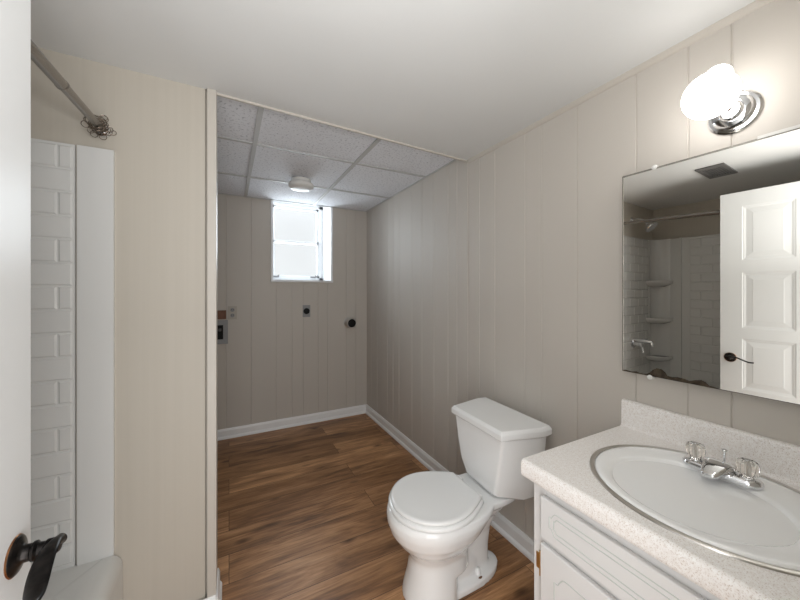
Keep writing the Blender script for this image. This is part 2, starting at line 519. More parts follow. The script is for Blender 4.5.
for nm, z0, z1, yy in (('upper_sash', MR - 0.012, fz1 - .03, GY + 0.02), ('lower_sash', fz0 + .035, MR + 0.012, GY - 0.004)):
    b = MB()
    X0, X1 = fx0 + .03, fx1 - .04
    for a0, a1, c0, c1 in ((X0, X0 + .022, z0, z1), (X1 - .022, X1, z0, z1), (X0, X1, z0, z0 + .022), (X0, X1, z1 - .022, z1)):
        b.box(a0, a1, yy - 0.012, yy + 0.012, c0, c1)
    s_ = b.build(nm, 'winframe', win, bevel=0.0015)
    MB().box(X0 + .02, X1 - .02, yy - 0.002, yy + 0.002, z0 + .02, z1 - .02).build('pane', 'pane', s_)
for x in (0.42, 0.80):
    MB().box(x - .03, x + .03, GY - .035, GY - .012, fz0 + .036, fz0 + .048).box(x + .018, x + .03, GY - .045, GY - .012, fz0 + .036, fz0 + .062).build('latch', 'greyplastic', win)
# ------------------------------------------------------------------ open door
DX = -0.296
door = struct(thing('door_1', (DX - 0.018, 0.07, 0.0), 'white panelled door standing open on the left', 'door'))
b = MB()
DY0, DY1, DT, DB = 0.065, 0.775, 1.89, 0.012
cols = [(0.463, 0.677), (0.163, 0.377)]
rows = [(1.468, 1.80), (1.05, 1.392), (0.675, 0.985), (0.22, 0.60)]
b.box(DX - 0.028, DX - 0.007, DY0, DY1, DB, DT)
ys = [DY0, 0.163, 0.377, 0.463, 0.677, DY1]
for side in (0, 1):
    xa, xb = (DX - 0.0075, DX) if side == 0 else (DX - 0.035, DX - 0.0275)
    for y0, y1 in ((DY0, 0.163), (0.377, 0.463), (0.677, DY1)):
        b.box(xa, xb, y0, y1, DB, DT)
    zz = [DB] + [v for r in reversed(rows) for v in r] + [DT]
    for k in range(0, len(zz), 2):
        for y0, y1 in cols:
            b.box(xa, xb, y0, y1, zz[k], zz[k + 1])
    for y0, y1 in cols:
        for z0, z1 in rows:
            # raised centre field and sloping moulding
            fx = DX if side == 0 else DX - 0.035
            sg = -1 if side == 0 else 1
            ins = [(0.0, 0.0), (0.004, 0.0022), (0.008, 0.0025), (0.016, 0.0050), (0.020, 0.0050), (0.044, 0.0026), (0.046, 0.0018)]
            rings = [[(fx + sg * d, y0 + i, z0 + i), (fx + sg * d, y1 - i, z0 + i), (fx + sg * d, y1 - i, z1 - i), (fx + sg * d, y0 + i, z1 - i)] for i, d in ins]
            b.loft(rings, cap=False)
            i, d = ins[-1]
            vs = [b.bm.verts.new(v) for v in rings[-1]]
            b.bm.faces.new(vs)
b.build('door_leaf', 'door', door)


def handle(hy, hz, sgn, x0):
    h = MB().lathe([(0.0285, 0), (0.0285, 0.002), (0.027, 0.004), (0.024, 0.0055), (0.019, 0.007), (0.015, 0.009), (0.0125, 0.012), (0.0125, 0.019), (0.0145, 0.021), (0.0145, 0.024), (0.011, 0.027), (0.0105, 0.034), (0.0125, 0.036), (0.0125, 0.048), (0.009, 0.052)],
                   (x0, hy, hz), (sgn, 0, 0), 36).build('door_handle', 'bronze', door, smooth=40)
    rose = MB().lathe([(0.0286, 0.0), (0.0296, 0.0012), (0.0286, 0.0024)], (x0, hy, hz), (sgn, 0, 0), 36).build('rose_edge', 'bronze_edge', h, smooth=30)
    P, R = [], []
    n = 22
    for i in range(n + 1):
        t = i / n
        yy = hy + 0.012 - 0.125 * t
        z = hz + 0.002 + 0.010 * math.sin(t * PI * 1.7) * (1 - 0.15 * t) - 0.004 * t
        xx = x0 + sgn * (0.049 - 0.006 * math.sin(t * PI) + 0.012 * t)
        P.append((xx, yy, z)); R.append(0.0075 + 0.0055 * math.sin(min(1, t) ** 1.3 * PI * 0.95) - (0.003 * max(0, t - 0.85) / 0.15))
    lv = MB()
    rings = []
    for (x, y, z), r in zip(P, R):
        rings.append([(x + r * math.cos(a), y, z + (0.0042 + 0.0050 * max(0, 1 - len(rings) / 6)) * math.sin(a)) for a in [2 * PI * k / 14 for k in range(14)]])
    lv.loft(rings)
    lv.build('lever', 'bronze', h, smooth=50)
    return h


handle(0.729, 0.862, 1, DX)
handle(0.729, 0.862, -1, DX - 0.035)

# ------------------------------------------------------------------ bathtub and surround
TX0, TX1, TY0, TZ = -1.215, -0.333, 0.07, 0.353
tub = thing('bathtub', (-0.78, 0.78, 0), 'white acrylic bathtub with rounded rim beneath the tiled surround', 'bathtub')


def rrect(x0, x1, y0, y1, r, z, n=6):
    out = []
    for cx, cy, a in ((x1 - r, y1 - r, 0), (x0 + r, y1 - r, PI / 2), (x0 + r, y0 + r, PI), (x1 - r, y0 + r, 3 * PI / 2)):
        out += [(x, y, z) for x, y in arc(cx, cy, r, a, a + PI / 2, n)]
    return out


b = MB()
ty1 = YP - 0.003
rings = [rrect(TX0, TX1, TY0, ty1, 0.003, 0.0), rrect(TX0, TX1, TY0, ty1, 0.003, 0.30), rrect(TX0, TX1 - .002, TY0, ty1, 0.004, 0.318),
         rrect(TX0, TX1 - 0.007, TY0, ty1, 0.006, 0.333), rrect(TX0, TX1 - 0.016, TY0, ty1 - 0.001, 0.008, 0.345), rrect(TX0, TX1 - 0.027, TY0, ty1 - .002, 0.010, 0.351), rrect(TX0, TX1 - 0.04, TY0, ty1 - .003, 0.010, TZ),
         rrect(TX0 + .07, TX1 - 0.095, TY0 + .1, ty1 - .20, 0.10, TZ), rrect(TX0 + .08, TX1 - 0.107, TY0 + .11, ty1 - .215, 0.10, TZ - .012),
         rrect(TX0 + .10, TX1 - 0.13, TY0 + .15, ty1 - .24, 0.11, 0.18), rrect(TX0 + .13, TX1 - 0.16, TY0 + .2, ty1 - .26, 0.12, 0.09), rrect(TX0 + .2, TX1 - 0.23, TY0 + .28, ty1 - .33, 0.12, 0.07)]
b.loft(rings)
b.build('tub_shell', 'acrylic', tub, smooth=35)
MB().lathe([(0.028, 0), (0.026, 0.004), (0.01, 0.005)], (-0.78, 1.16, 0.0705), n=24).build('drain', 'chrome', tub, smooth=40)

sur = thing('shower_surround', (-0.79, 1.44, TZ), 'white moulded tub surround with subway tile pattern and corner shelves', 'shower surround')
ST = 1.768


def tile_panel(mb, u0, u1, z0, z1, tw, th, phase, put, u_edges=True, g=0.0035, h=0.003):
    """raised bevelled tiles; put(u, z, d) gives a world point at depth d above the panel"""
    row = 0
    z = z1 - th
    while z > z0 - th + 0.01:
        za, zb = max(z, z0), z + th
        if zb - za > 0.012:
            u = u1 - (tw * phase if row % 2 == 0 else tw * (phase + 0.5))
            edges = [u1]
            while u > u0 + 0.012:
                if edges[-1] - u > 0.012:
                    edges.append(u)
                u -= tw
            edges.append(u0)
            for a, c in zip(edges[1:], edges[:-1]):
                p = [(a + g * .5, za + g * .5), (c - g * .5, za + g * .5), (c - g * .5, zb - g * .5), (a + g * .5, zb - g * .5)]
                q = [(a + g * 1.6, za + g * 1.6), (c - g * 1.6, za + g * 1.6), (c - g * 1.6, zb - g * 1.6), (a + g * 1.6, zb - g * 1.6)]
                mb.loft([[put(x, y, 0) for x, y in p], [put(x, y, h) for x, y in q]], cap=False)
                mb.bm.faces.new([mb.bm.verts.new(put(x, y, h)) for x, y in q])
        z -= th
        row += 1


T = 0.014
# end panel on the partition: flat flange, groove, tile field
b = MB()
b.box(-0.452, -0.357, YP - T, YP, TZ, ST)
b.box(-1.215, -0.4585, YP - T + 0.004, YP, TZ, ST)
tile_panel(b, -1.12, -0.4625, TZ + 0.012, ST - 0.006, 0.1575, 0.0782, 0.24, lambda u, z, d: (u, YP - T + 0.004 - d, z), g=0.004, h=0.004)
b.build('end_panel', 'acrylic', sur)
# back panel on the left wall
XB = TX0 + 0.004
b = MB()
b.box(-1.235, XB, 0.10, 1.258, TZ, ST - 0.004)
b.box(-1.235, XB + .004, 1.262, YP - T, TZ, ST - 0.004)
b.box(-1.235, XB + 0.012, 1.252, 1.268, TZ, ST)
tile_panel(b, 0.12, 1.195, TZ + 0.012, ST - 0.02, 0.1575, 0.0782, 0.5, lambda u, z, d: (XB + d, u, z), h=0.004)
b.build('back_panel', 'acrylic', sur)
# rounded corner column and shelves
b = MB()
cp = [(XB, 1.33), (XB + .006, 1.34)] + [(XB + 0.10 - 0.09 * math.cos(a), YP - T - 0.10 + 0.09 * math.sin(a)) for a in [PI / 2 * k / 8 for k in range(9)]] + [(-1.12, YP - T - 0.006), (-1.112, YP - T - 0.006), (-1.112, YP - T + .006), (XB, YP - T + .006)]
b.prism(cp, TZ, ST)
b.build('corner_column', 'acrylic', sur, smooth=35)
for z in (1.37, 1.02, 0.665):
    prof = []
    for k in range(11):
        a = PI / 2 * k / 10
        prof.append((XB + 0.002 + 0.15 * math.sin(a) ** 0.8, (YP - T) - 0.155 * math.cos(a) ** 0.8))
    prof = prof + [(XB, YP - T)]
    cxs, cys = XB, YP - T

    def sc_(f, zz):
        return [(cxs + (x - cxs) * f, cys + (y - cys) * f, zz) for x, y in prof]
    MB().loft([sc_(0.6, z - 0.05), sc_(0.85, z - 0.036), sc_(1.0, z - 0.018), sc_(1.02, z), sc_(1.0, z + 0.006), sc_(0.93, z + 0.004), sc_(0.9, z)]).build('corner_shelf', 'acrylic', sur, smooth=50)
b = MB().box(-1.215, -0.357, 0.051, 0.064, TZ, ST)
tile_panel(b, -1.18, -0.46, TZ + 0.012, ST - 0.006, 0.1575, 0.0782, 0.24, lambda u, z, d: (u, 0.064 + d, z), h=0.003)
b.build('end_panel', 'acrylic', sur)

# shower rod
RX, RZ, RR = -0.388, 1.834, 0.0140
RA0, RA1 = Vector((RX, YP, RZ)), Vector((RX, 0.051, 1.762))
rdir = (RA1 - RA0).normalized()
rod = thing('shower_rod', (RX, YP, RZ), 'brushed metal shower curtain rod spanning above the bathtub', 'shower rod')
MB().lathe([(RR * .88, 0.001), (RR * .88, 0.33)], RA0, rdir, 24).build('inner_tube', 'rodmetal', rod, smooth=30)
MB().lathe([(RR, 0.318), (RR, 1.434)], RA0, rdir, 24).build('outer_tube', 'rodmetal', rod, smooth=30)
MB().lathe([(RR, 0.312), (RR * 1.07, 0.314), (RR * 1.07, 0.322), (RR * .98, 0.325)], RA0, rdir, 24).build('collar', 'rodmetal', rod, smooth=30)
MB().lathe([(0.024, 0), (0.023, 0.006), (0.018, 0.012), (0.014, 0.016)], RA0 + Vector((0, -.0005, 0)), (0, -1, 0), 28).build('end_flange', 'chrome', rod, smooth=40)
MB().lathe([(0.024, 0), (0.023, 0.006), (0.018, 0.012), (0.014, 0.016)], RA1, (0, 1, 0), 28).build('end_flange', 'chrome', rod, smooth=40)

# curtain hooks bunched at the end of the rod
random.seed(5)


def hook_mesh():
    P = []
    for k in range(19):
        a = PI / 2 + 2 * PI * k / 19 * 0.9
        P.append(Vector((0.021 * math.cos(a), 0, -0.005 + 0.021 * math.sin(a))))
    for k in range(1, 10):
        a = PI / 2 + 2 * PI * k / 10
        P.append(Vector((0.012 + 0.010 * math.cos(a), 0.002 + 0.0006 * k, -0.028 + 0.010 * math.sin(a))))
    return P


first = None
for k in range(12):
    y = 1.413 + 0.0050 * k + random.uniform(-.002, .002)
    rot = (random.uniform(-.35, .35), random.uniform(-2.3, 2.3), random.uniform(-.7, .7))
    if first is None:
        b = MB().tube(hook_mesh(), 0.0011, 6)
        o = b.build('curtain_hook', 'ringmetal', None, smooth=60)
        first = o
    else:
        o = first.copy(); col.objects.link(o)
    o.location = (RX, y, RZ + 0.001)
    o.rotation_euler = rot
    tag(o, 'thin wire curtain hook in the tangled bunch at the far end of the shower rod', 'curtain hook', 'wire hooks bunched on the shower rod')

# shower head
sh = thing('shower_fixture', (-0.80, YP, 1.925), 'chrome shower head on a short arm above the tub, seen in the mirror', 'shower head')
MB().lathe([(0.028, 0), (0.027, 0.004), (0.014, 0.009)], (-0.80, YP - .0005, 1.925), (0, -1, 0), 24).build('escutcheon', 'chrome', sh, smooth=40)
MB().tube([(-0.80, YP, 1.925), (-0.80, YP - .05, 1.925), (-0.80, YP - .085, 1.905), (-0.80, YP - .12, 1.872)], 0.009, 12).build('arm', 'chrome', sh, smooth=60)
MB().lathe([(0.013, 0), (0.017, 0.008), (0.017, 0.018), (0.030, 0.03), (0.050, 0.05), (0.054, 0.060), (0.050, 0.066), (0.044, 0.063)], (-0.80, YP - .112, 1.880), (0, -0.68, -0.73), 28).build('spray_head', 'chrome', sh, smooth=40)
# tub faucet
tf = thing('tub_faucet', (-0.79, YP - T, 0.80), 'chrome tub faucet with lever and spout on the tiled panel, seen in the mirror', 'tub faucet')
MB().lathe([(0.04, 0), (0.039, 0.006), (0.026, 0.014), (0.02, 0.018), (0.02, 0.05), (0.026, 0.055), (0.026, 0.075), (0.015, 0.08)], (-0.79, YP - T - .0005, 0.805), (0, -1, 0), 28).build('valve', 'chrome', tf, smooth=40)
MB().tube([(-0.79, YP - T - .066, 0.805), (-0.79, YP - T - .075, 0.77), (-0.785, YP - T - .08, 0.735)], 0.007, 10).build('lever', 'chrome', tf, smooth=60)
MB().tube([(-0.79, YP - T, 0.84), (-0.79, YP - .11, 0.84), (-0.79, YP - .155, 0.835), (-0.79, YP - .165, 0.80)], 0.014, 12, rs=[.018, .017, .016, .014]).build('spout', 'chrome', tf, smooth=60)

# ------------------------------------------------------------------ toilet
toil = thing('toilet', (0.98, 1.16, 0), 'white two piece toilet with closed round lid beside the vanity', 'toilet')
TM = Matrix.Translation((1.0, 1.16, 0)) @ Matrix.Rotation(math.radians(-2.6), 4, 'Z') @ Matrix.Translation((-1.0, 0, 0))


def egg(xf, xm, xb, hw, z, n=40, pb=2.0, bw=None):
    """ring: front ellipse xf..xm, back superellipse xm..xb; y centred on 0"""
    out = []
    for k in range(n):
        t = 2 * PI * k / n
        cy, cx = math.sin(t), math.cos(t)
        if cx <= 0:
            out.append((xm + (xm - xf) * cx, hw * cy, z))
        else:
            ex = 2.0 / pb
            out.append((xm + (xb - xm) * abs(cx) ** ex, hw * math.copysign(abs(cy) ** ex, cy), z))
    return out


b = MB()
# bowl
b.loft([egg(.675, .80, .93, .098, 0.10, pb=2.6), egg(.670, .79, .93, .100, 0.17, pb=2.6), egg(.655, .78, .94, .112, 0.205, pb=2.6), egg(.615, .77, .96, .146, 0.245, pb=2.6),
        egg(.588, .768, .985, .172, 0.285, pb=2.5), egg(.575, .768, 1.02, .184, 0.325, pb=2.5), egg(.574, .768, 1.05, .186, 0.350, pb=2.5), egg(.582, .768, 1.06, .180, 0.371, pb=2.5)])
# pedestal column
b.loft([egg(.640, .765, .86, .120, 0.0, pb=2.6), egg(.645, .765, .86, .116, 0.03, pb=2.6), egg(.662, .77, .87, .106, 0.09, pb=2.6), egg(.672, .78, .88, .098, 0.15, pb=2.6), egg(.670, .79, .90, .100, .21, pb=2.6)])
# rear deck and trapway
b.loft([egg(.80, .92, 1.06, .050, 0.0, pb=3), egg(.80, .92, 1.06, .050, 0.12, pb=3), egg(.80, .94, 1.07, .052, 0.20, pb=3), egg(.82, .96, 1.10, .070, 0.27, pb=3), egg(.86, 1.0, 1.15, .105, 0.325, pb=3.4), egg(.88, 1.0, 1.185, .128, 0.350, pb=3.6), egg(.89, 1.0, 1.19, .128, 0.371, pb=3.6)])
b.loft([egg(.78, .88, 1.00, .066, 0.0, pb=2.5), egg(.79, .88, 1.00, .064, 0.10, pb=2.5), egg(.82, .88, .96, .050, 0.17, pb=2.5)])
# foot flange
b.loft([egg(.70, .86, 1.110, .095, 0.0, pb=2.3), egg(.70, .86, 1.110, .095, 0.020, pb=2.3), egg(.72, .87, 1.115, .094, 0.033, pb=2.3), egg(.74, .88, 1.09, .070, 0.042, pb=2.3)])
b.xform(TM)
bowl = b.build('bowl', 'china', toil, smooth=180)
md = bowl.modifiers.new('remesh', 'REMESH'); md.mode = 'VOXEL'; md.voxel_size = 0.005; md.use_smooth_shade = True
md = bowl.modifiers.new('smooth', 'SMOOTH'); md.iterations = 7; md.factor = 0.6


def lid_ring(s, z, dx=0.0, hw=0.180, xf=0.592, xb=0.954, bw=0.104, off=0.0):
    xm = 0.770
    out = []
    n = 28
    for k in range(n + 1):           # front half ellipse from +y to -y
        a = PI / 2 + PI * k / n
        out.append((xm + (xm - xf - off) * math.cos(a), (hw - off) * math.sin(a)))
    m = 10
    side = []
    for k in range(1, m + 1):
        t = k / m
        x = xm + (xb - off - xm) * t
        y = (hw - off) + ((bw - off * .4) - (hw - off)) * (1 - math.cos(t * PI / 2 * 1.0)) ** 1.0
        side.append((x, y))
    out = out + [(x, -y) for x, y in side] + [(x, y) for x, y in reversed(side)]
    return [(x + dx, y, z) for x, y in out]


b = MB().loft([lid_ring(1, 0.3735, off=0.0), lid_ring(1, 0.376, off=-0.007), lid_ring(1, 0.386, off=-0.008), lid_ring(1, 0.3905, off=-0.002)])
b.xform(TM).build('seat', 'seat', toil, smooth=60)
b = MB().loft([lid_ring(1, 0.3925, off=0.006), lid_ring(1, 0.394, off=0.0015), lid_ring(1, 0.401, off=0.0), lid_ring(1, 0.4055, off=0.003), lid_ring(1, 0.4085, off=0.010), lid_ring(1, 0.4075, off=0.018), lid_ring(1, 0.4080, off=0.05), lid_ring(1, 0.4090, off=0.09)])
b.xform(TM).build('lid', 'seat', toil, smooth=60)
for y in (-0.07, 0.07):
    MB().box(0.946, 0.974, y - .018, y + .018, 0.368, 0.398).xform(TM).build('hinge', 'seat', toil, bevel=0.006)


def tring(xf, wf, xs, ws, xb, wb, z):
    return [(xf, -wf, z), (xs, -ws, z), (xb, -wb, z), (xb, wb, z), (xs, ws, z), (xf, wf, z)]


TK = TM @ Matrix.Translation((0, -0.007, 0))
b = MB().loft([tring(1.035, .082, 1.12, .155, 1.20, .165, .374), tring(1.018, .100, 1.125, .172, 1.205, .178, .392), tring(1.006, .128, 1.14, .190, 1.212, .19, .46),
               tring(1.002, .152, 1.155, .202, 1.216, .198, .56), tring(1.000, .170, 1.165, .210, 1.22, .205, .664)])
b.xform(TK).build('tank', 'china', toil, bevel=0.022, bseg=5)
b = MB().loft([tring(.990, .174, 1.178, .218, 1.232, .212, .660), tring(.985, .178, 1.180, .222, 1.234, .216, .666), tring(.985, .178, 1.180, .222, 1.234, .216, .688), tring(.994, .170, 1.177, .212, 1.228, .207, .701)])
b.xform(TK).build('tank_lid', 'china', toil, bevel=0.008, bseg=4)
for sgn in (-1, 1):
    cap = MB().lathe([(0.0125, 0), (0.0125, 0.014), (0.009, 0.024), (0.003, 0.027)], (0.968, sgn * 0.062, 0.036), (0.15, 0.3 * (-sgn), 1), 20).xform(TM).build('bolt_cap', 'china', toil, smooth=40)
    MB().lathe([(0.017, 0), (0.016, 0.004), (0.01, 0.005)], (0.966, sgn * 0.066, 0.0335), (0, 0.0, 1), 20).xform(TM).build('bolt_washer', 'rust', cap, smooth=40)

# ------------------------------------------------------------------ vanity cabinet
van = thing('vanity_cabinet', (1.03, 0.355, 0), 'white painted vanity cabinet with routed doors under the speckled countertop', 'vanity cabinet')
VX, VY0, VY1, VZ = 0.785, 0.065, 0.655, 0.737
b = MB()
b.box(VX + .018, W, VY1 - .016, VY1, 0, VZ).box(VX + .018, W, VY0, VY0 + .016, 0, VZ).box(VX + .07, W, VY0, VY1, 0.09, 0.105).box(VX + .07, VX + .085, VY0, VY1, 0, 0.09)
for y0, y1 in ((VY1 - .042, VY1), (VY0, VY0 + .042)):
    b.box(VX, VX + .018, y0, y1, 0.0, VZ)
Y0_, Y1_ = VY0 + .0421, VY1 - .0421
b.box(VX, VX + .018, Y0_, Y1_, VZ - .04, VZ).box(VX, VX + .018, Y0_, Y1_, .56, .60).box(VX, VX + .018, Y0_, Y1_, 0.09, 0.13).box(VX, VX + .018, .345, .375, .1301, .5599)
b.build('cabinet_body', 'cab', van, bevel=0.0012)


def routed(y0, y1, z0, z1, c, x, m='groove', parent=None, pt=0.0):
    """routed line with notched corners"""
    P = []
    for (yy, zz, sy, sz) in ((y0, z0, 1, 1), (y1, z0, -1, 1), (y1, z1, -1, -1), (y0, z1, 1, -1)):
        a = [(yy, zz + sz * c), (yy + sy * c * .45, zz + sz * c), (yy + sy * c * .55, zz + sz * c * .75), (yy + sy * c * .8, zz + sz * c * .35), (yy + sy * c, zz + sz * c * .1), (yy + sy * c * 1.3, zz)]
        if sy * sz < 0:
            a = a[::-1]
        P += a
    return MB().tube([(x, p[0], p[1]) for p in P], 0.0013, 6, closed=True).build('routed_line', m, parent)


d = MB().box(VX - 0.016, VX - .0005, 0.095, 0.622, 0.590, 0.706).build('drawer_front', 'cab', van, bevel=0.004)
routed(0.125, 0.592, 0.618, 0.680, 0.016, VX - 0.0162, parent=d)
routed(0.139, 0.578, 0.630, 0.668, 0.008, VX - 0.0162, parent=d)
for y0, y1 in ((0.362, 0.622), (0.095, 0.356)):
    d = MB().box(VX - 0.016, VX - .0005, y0, y1, 0.115, 0.574).build('door', 'cab', van, bevel=0.004)
    routed(y0 + .045, y1 - .045, 0.165, 0.524, 0.026, VX - 0.0162, parent=d)
    k = MB().lathe([(0.006, 0), (0.006, 0.01), (0.014, 0.018), (0.013, 0.024), (0.004, 0.027)], (VX - .016, (y0 + .022) if y0 > .3 else (y1 - .022), 0.40), (-1, 0, 0), 24).build('knob', 'brass', d, smooth=40)
for z in (0.507, 0.18):
    hb = MB().box(VX - .003, VX + .001, .628, .645, z - .022, z + .022).build('hinge', 'brass', van, bevel=0.0008)
    MB().lathe([(0.0035, 0), (0.0035, 0.068), (0.001, .070)], (VX - .005, .629, z - .035), n=12).build('hinge_pin', 'brass', hb, smooth=40)

# ------------------------------------------------------------------ countertop with sink hole
top = thing('countertop', (1.02, 0.36, 0.737), 'speckled off white laminate countertop with rolled edge and backsplash', 'countertop')
CX0, CY0, CY1, CZ = 0.765, 0.053, 0.674, 0.787
SX, SY, SA, SB = 1.022, 0.352, 0.212, 0.230      # hole ellipse
b = MB()
XB_ = W - 0.03
corners = [math.atan2(y - SY, x - SX) for x, y in ((CX0, CY0), (CX0, CY1), (XB_, CY0), (XB_, CY1))]
angs = sorted([2 * PI * k / 72 - PI + .001 for k in range(72)] + corners)
inner, outer = [], []
for a in angs:
    c_, s_ = math.cos(a), math.sin(a)
    r = 1 / math.sqrt((c_ / SA) ** 2 + (s_ / SB) ** 2)
    inner.append((SX + r * c_, SY + r * s_))
    tx = ((XB_ if c_ > 0 else CX0) - SX) / c_ if abs(c_) > 1e-6 else 1e9
    ty = ((CY1 if s_ > 0 else CY0) - SY) / s_ if abs(s_) > 1e-6 else 1e9
    t = min(tx, ty)
    outer.append((SX + t * c_, SY + t * s_))
b.loft([[(x, y, CZ) for x, y in outer], [(x, y, CZ) for x, y in inner], [(x, y, CZ - .02) for x, y in inner], [(x, y, CZ - .02) for x, y in outer]], cap=False)
# rolled nose
nose = [(CX0, CZ), (0.7615, CZ - .0005), (0.757, CZ - .003), (0.754, CZ - .009), (0.753, CZ - .016), (0.753, CZ - .038), (0.755, CZ - .046), (0.760, CZ - .050), (0.772, CZ - .050), (0.772, CZ - .02), (CX0, CZ - .02)]
b.extrude_y(nose, CY0, CY1)
# backsplash with coved foot and rounded top
bs = [(XB_, CZ - .02), (XB_, CZ), (XB_ + .004, CZ + .0015), (XB_ + .0075, CZ + .006), (XB_ + .0095, CZ + .014), (XB_ + .0105, CZ + .085), (XB_ + .0125, CZ + .091), (XB_ + .017, CZ + .094), (W - .0005, CZ + .094), (W - .0005, CZ - .02)]
b.extrude_y(bs, CY0, CY1)
b.build('counter_top', 'counter', top, smooth=40)
b = MB().box(0.7725, 0.86, CY1 - .012, CY1 - .0005, CZ - .049, CZ - .0205)
b.build('exposed_core', 'core', top)['label'] = 'dark exposed board at the counter end'

# sink
sink = thing('sink', (SX, SY, CZ), 'oval white sink with steel ring set into the countertop', 'sink')


def ell(cx, cy, a, bb, z, n=64):
    return [(cx + a * math.cos(2 * PI * k / n), cy + bb * math.sin(2 * PI * k / n), z) for k in range(n)]


RA, RB = 0.229, 0.249
MB().loft([ell(SX, SY, RA, RB, CZ + .0002), ell(SX, SY, RA - .001, RB - .001, CZ + .003), ell(SX, SY, RA - .006, RB - .006, CZ + .0045), ell(SX, SY, RA - .012, RB - .012, CZ + .003), ell(SX, SY, RA - .013, RB - .013, CZ - .004), ell(SX, SY, RA - .010, RB - .010, CZ - 0.006), ell(SX, SY, RA, RB, CZ + .0002)], cap=False).build('steel_ring', 'steel', sink, smooth=50)
BX, BY = 0.994, 0.368
b = MB().loft([ell(SX, SY, RA - .013, RB - .013, CZ - .006), ell(SX, SY, RA - .013, RB - .013, CZ + .001), ell(SX, SY, RA - .018, RB - .018, CZ + .0045), ell(SX - .004, SY, RA - .028, RB - .028, CZ + .005),
               ell(BX, BY, .162, .176, CZ + .003), ell(BX, BY, .154, .168, CZ - .001), ell(BX, BY, .147, .160, CZ - .012), ell(BX, BY, .137, .150, CZ - .04), ell(BX, BY, .120, .131, CZ - .08), ell(BX + .004, BY, .092, .10, CZ - .113), ell(BX + .006, BY, .055, .06, CZ - .130), ell(BX + .008, BY, .024, .024, CZ - .136)])
b.build('basin', 'sinkwhite', sink, smooth=60)
MB().lathe([(0.023, 0), (0.022, 0.003), (0.015, 0.002), (0.014, 0.006), (0.004, 0.007)], (BX + .008, BY, CZ - .1358), n=24).build('drain', 'chrome', sink, smooth=40)

# faucet
FX, FY, FZ = 1.155, 0.368, CZ + .0045
fau = thing('faucet', (FX, FY, FZ), 'chrome centerset faucet with clear acrylic knobs on the sink', 'faucet')


def stad(r, hl, z, dx=0.0):
    return [(FX + dx + r * math.sin(a), FY + (hl if c > 0 else -hl) + r * math.cos(a), z) for a, c in
            [(-PI / 2 + PI * k / 12, 1) for k in range(13)] + [(PI / 2 + PI * k / 12, -1) for k in range(13)]]


MB().loft([stad(.026, .053, FZ), stad(.027, .053, FZ + .003), stad(.0265, .053, FZ + .009), stad(.023, .053, FZ + .014), stad(.018, .053, FZ + .016)]).build('base_plate', 'chrome', fau, smooth=40)
# spout: tapering wedge reaching over the bowl
rings = []
for x, hw, zt, zb in ((.020, .026, .018, .002), (.012, .032, .030, .002), (0.0, .034, .036, .003), (-.018, .031, .036, .006), (-.038, .026, .032, .009), (-.058, .020, .026, .010), (-.072, .016, .021, .009), (-.077, .011, .018, .010)):
    r = []
    for k in range(16):
        a = 2 * PI * k / 16
        r.append((FX + x, FY + hw * math.copysign(abs(math.cos(a)) ** .7, math.cos(a)), FZ + (zt + zb) / 2 + (zt - zb) / 2 * math.copysign(abs(math.sin(a)) ** .7, math.sin(a))))
    rings.append(r)
MB().loft(rings).build('spout', 'chrome', fau, smooth=50)
for s_ in (-1, 1):
    y = FY + s_ * 0.0515
    k = MB()
    rings = []
    for r, z in ((.012, .022), (.017, .026), (.0195, .034), (.0205, .044), (.0195, .052), (.015, .058), (.008, .060)):
        rings.append([(FX + (r + (.0016 if i % 2 else -.0012)) * math.cos(2 * PI * i / 20), y + (r + (.0016 if i % 2 else -.0012)) * math.sin(2 * PI * i / 20), FZ + z) for i in range(20)])
    k.loft(rings)
    kn = k.build('knob', 'crystal', fau)
    MB().lathe([(.0155, .014), (.015, .018), (.011, .021), (.009, .022)], (FX, y, FZ), n=24).build('knob_base', 'chrome', kn, smooth=40)
    MB().lathe([(.0045, .0235), (.004, .054), (.003, .055)], (FX, y, FZ), n=14).build('knob_stem', 'steel', kn, smooth=40)
    MB().lathe([(.0075, .0600), (.0075, .0615), (.004, .0625)], (FX, y, FZ), n=18).build('knob_cap', 'chrome', kn, smooth=40)
MB().lathe([(.0022, .016), (.0022, .052), (.0065, .055), (.0065, .058), (.003, .060)], (FX + .027, FY, FZ - .001), n=14).build('lift_rod', 'chrome', fau, smooth=40)

# ------------------------------------------------------------------ mirror
BETA = math.radians(2.1)
MW, MZ0, MZ1 = 0.61, 0.990, 1.687
mx0 = W - 0.036
mloc = Vector((mx0, 0.662, MZ0))
mir = thing('wall_mirror', mloc, 'frameless rectangular wall mirror with corroded lower edge above the vanity', 'mirror')
dirv = Vector((math.sin(BETA), -math.cos(BETA), 0))       # along the mirror towards the near end
nrm = Vector((-math.cos(BETA), -math.sin(BETA), 0))


def mp_(u, h, d):
    return mloc + dirv * u + Vector((0, 0, h)) + nrm * d


H = MZ1 - MZ0
b = MB().loft([[mp_(0, 0, -.005), mp_(MW, 0, -.005), mp_(MW, H, -.005), mp_(0, H, -.005)], [mp_(0, 0, -.0006), mp_(MW, 0, -.0006), mp_(MW, H, -.0006), mp_(0, H, -.0006)]])
b.build('backing', 'corroded', mir)
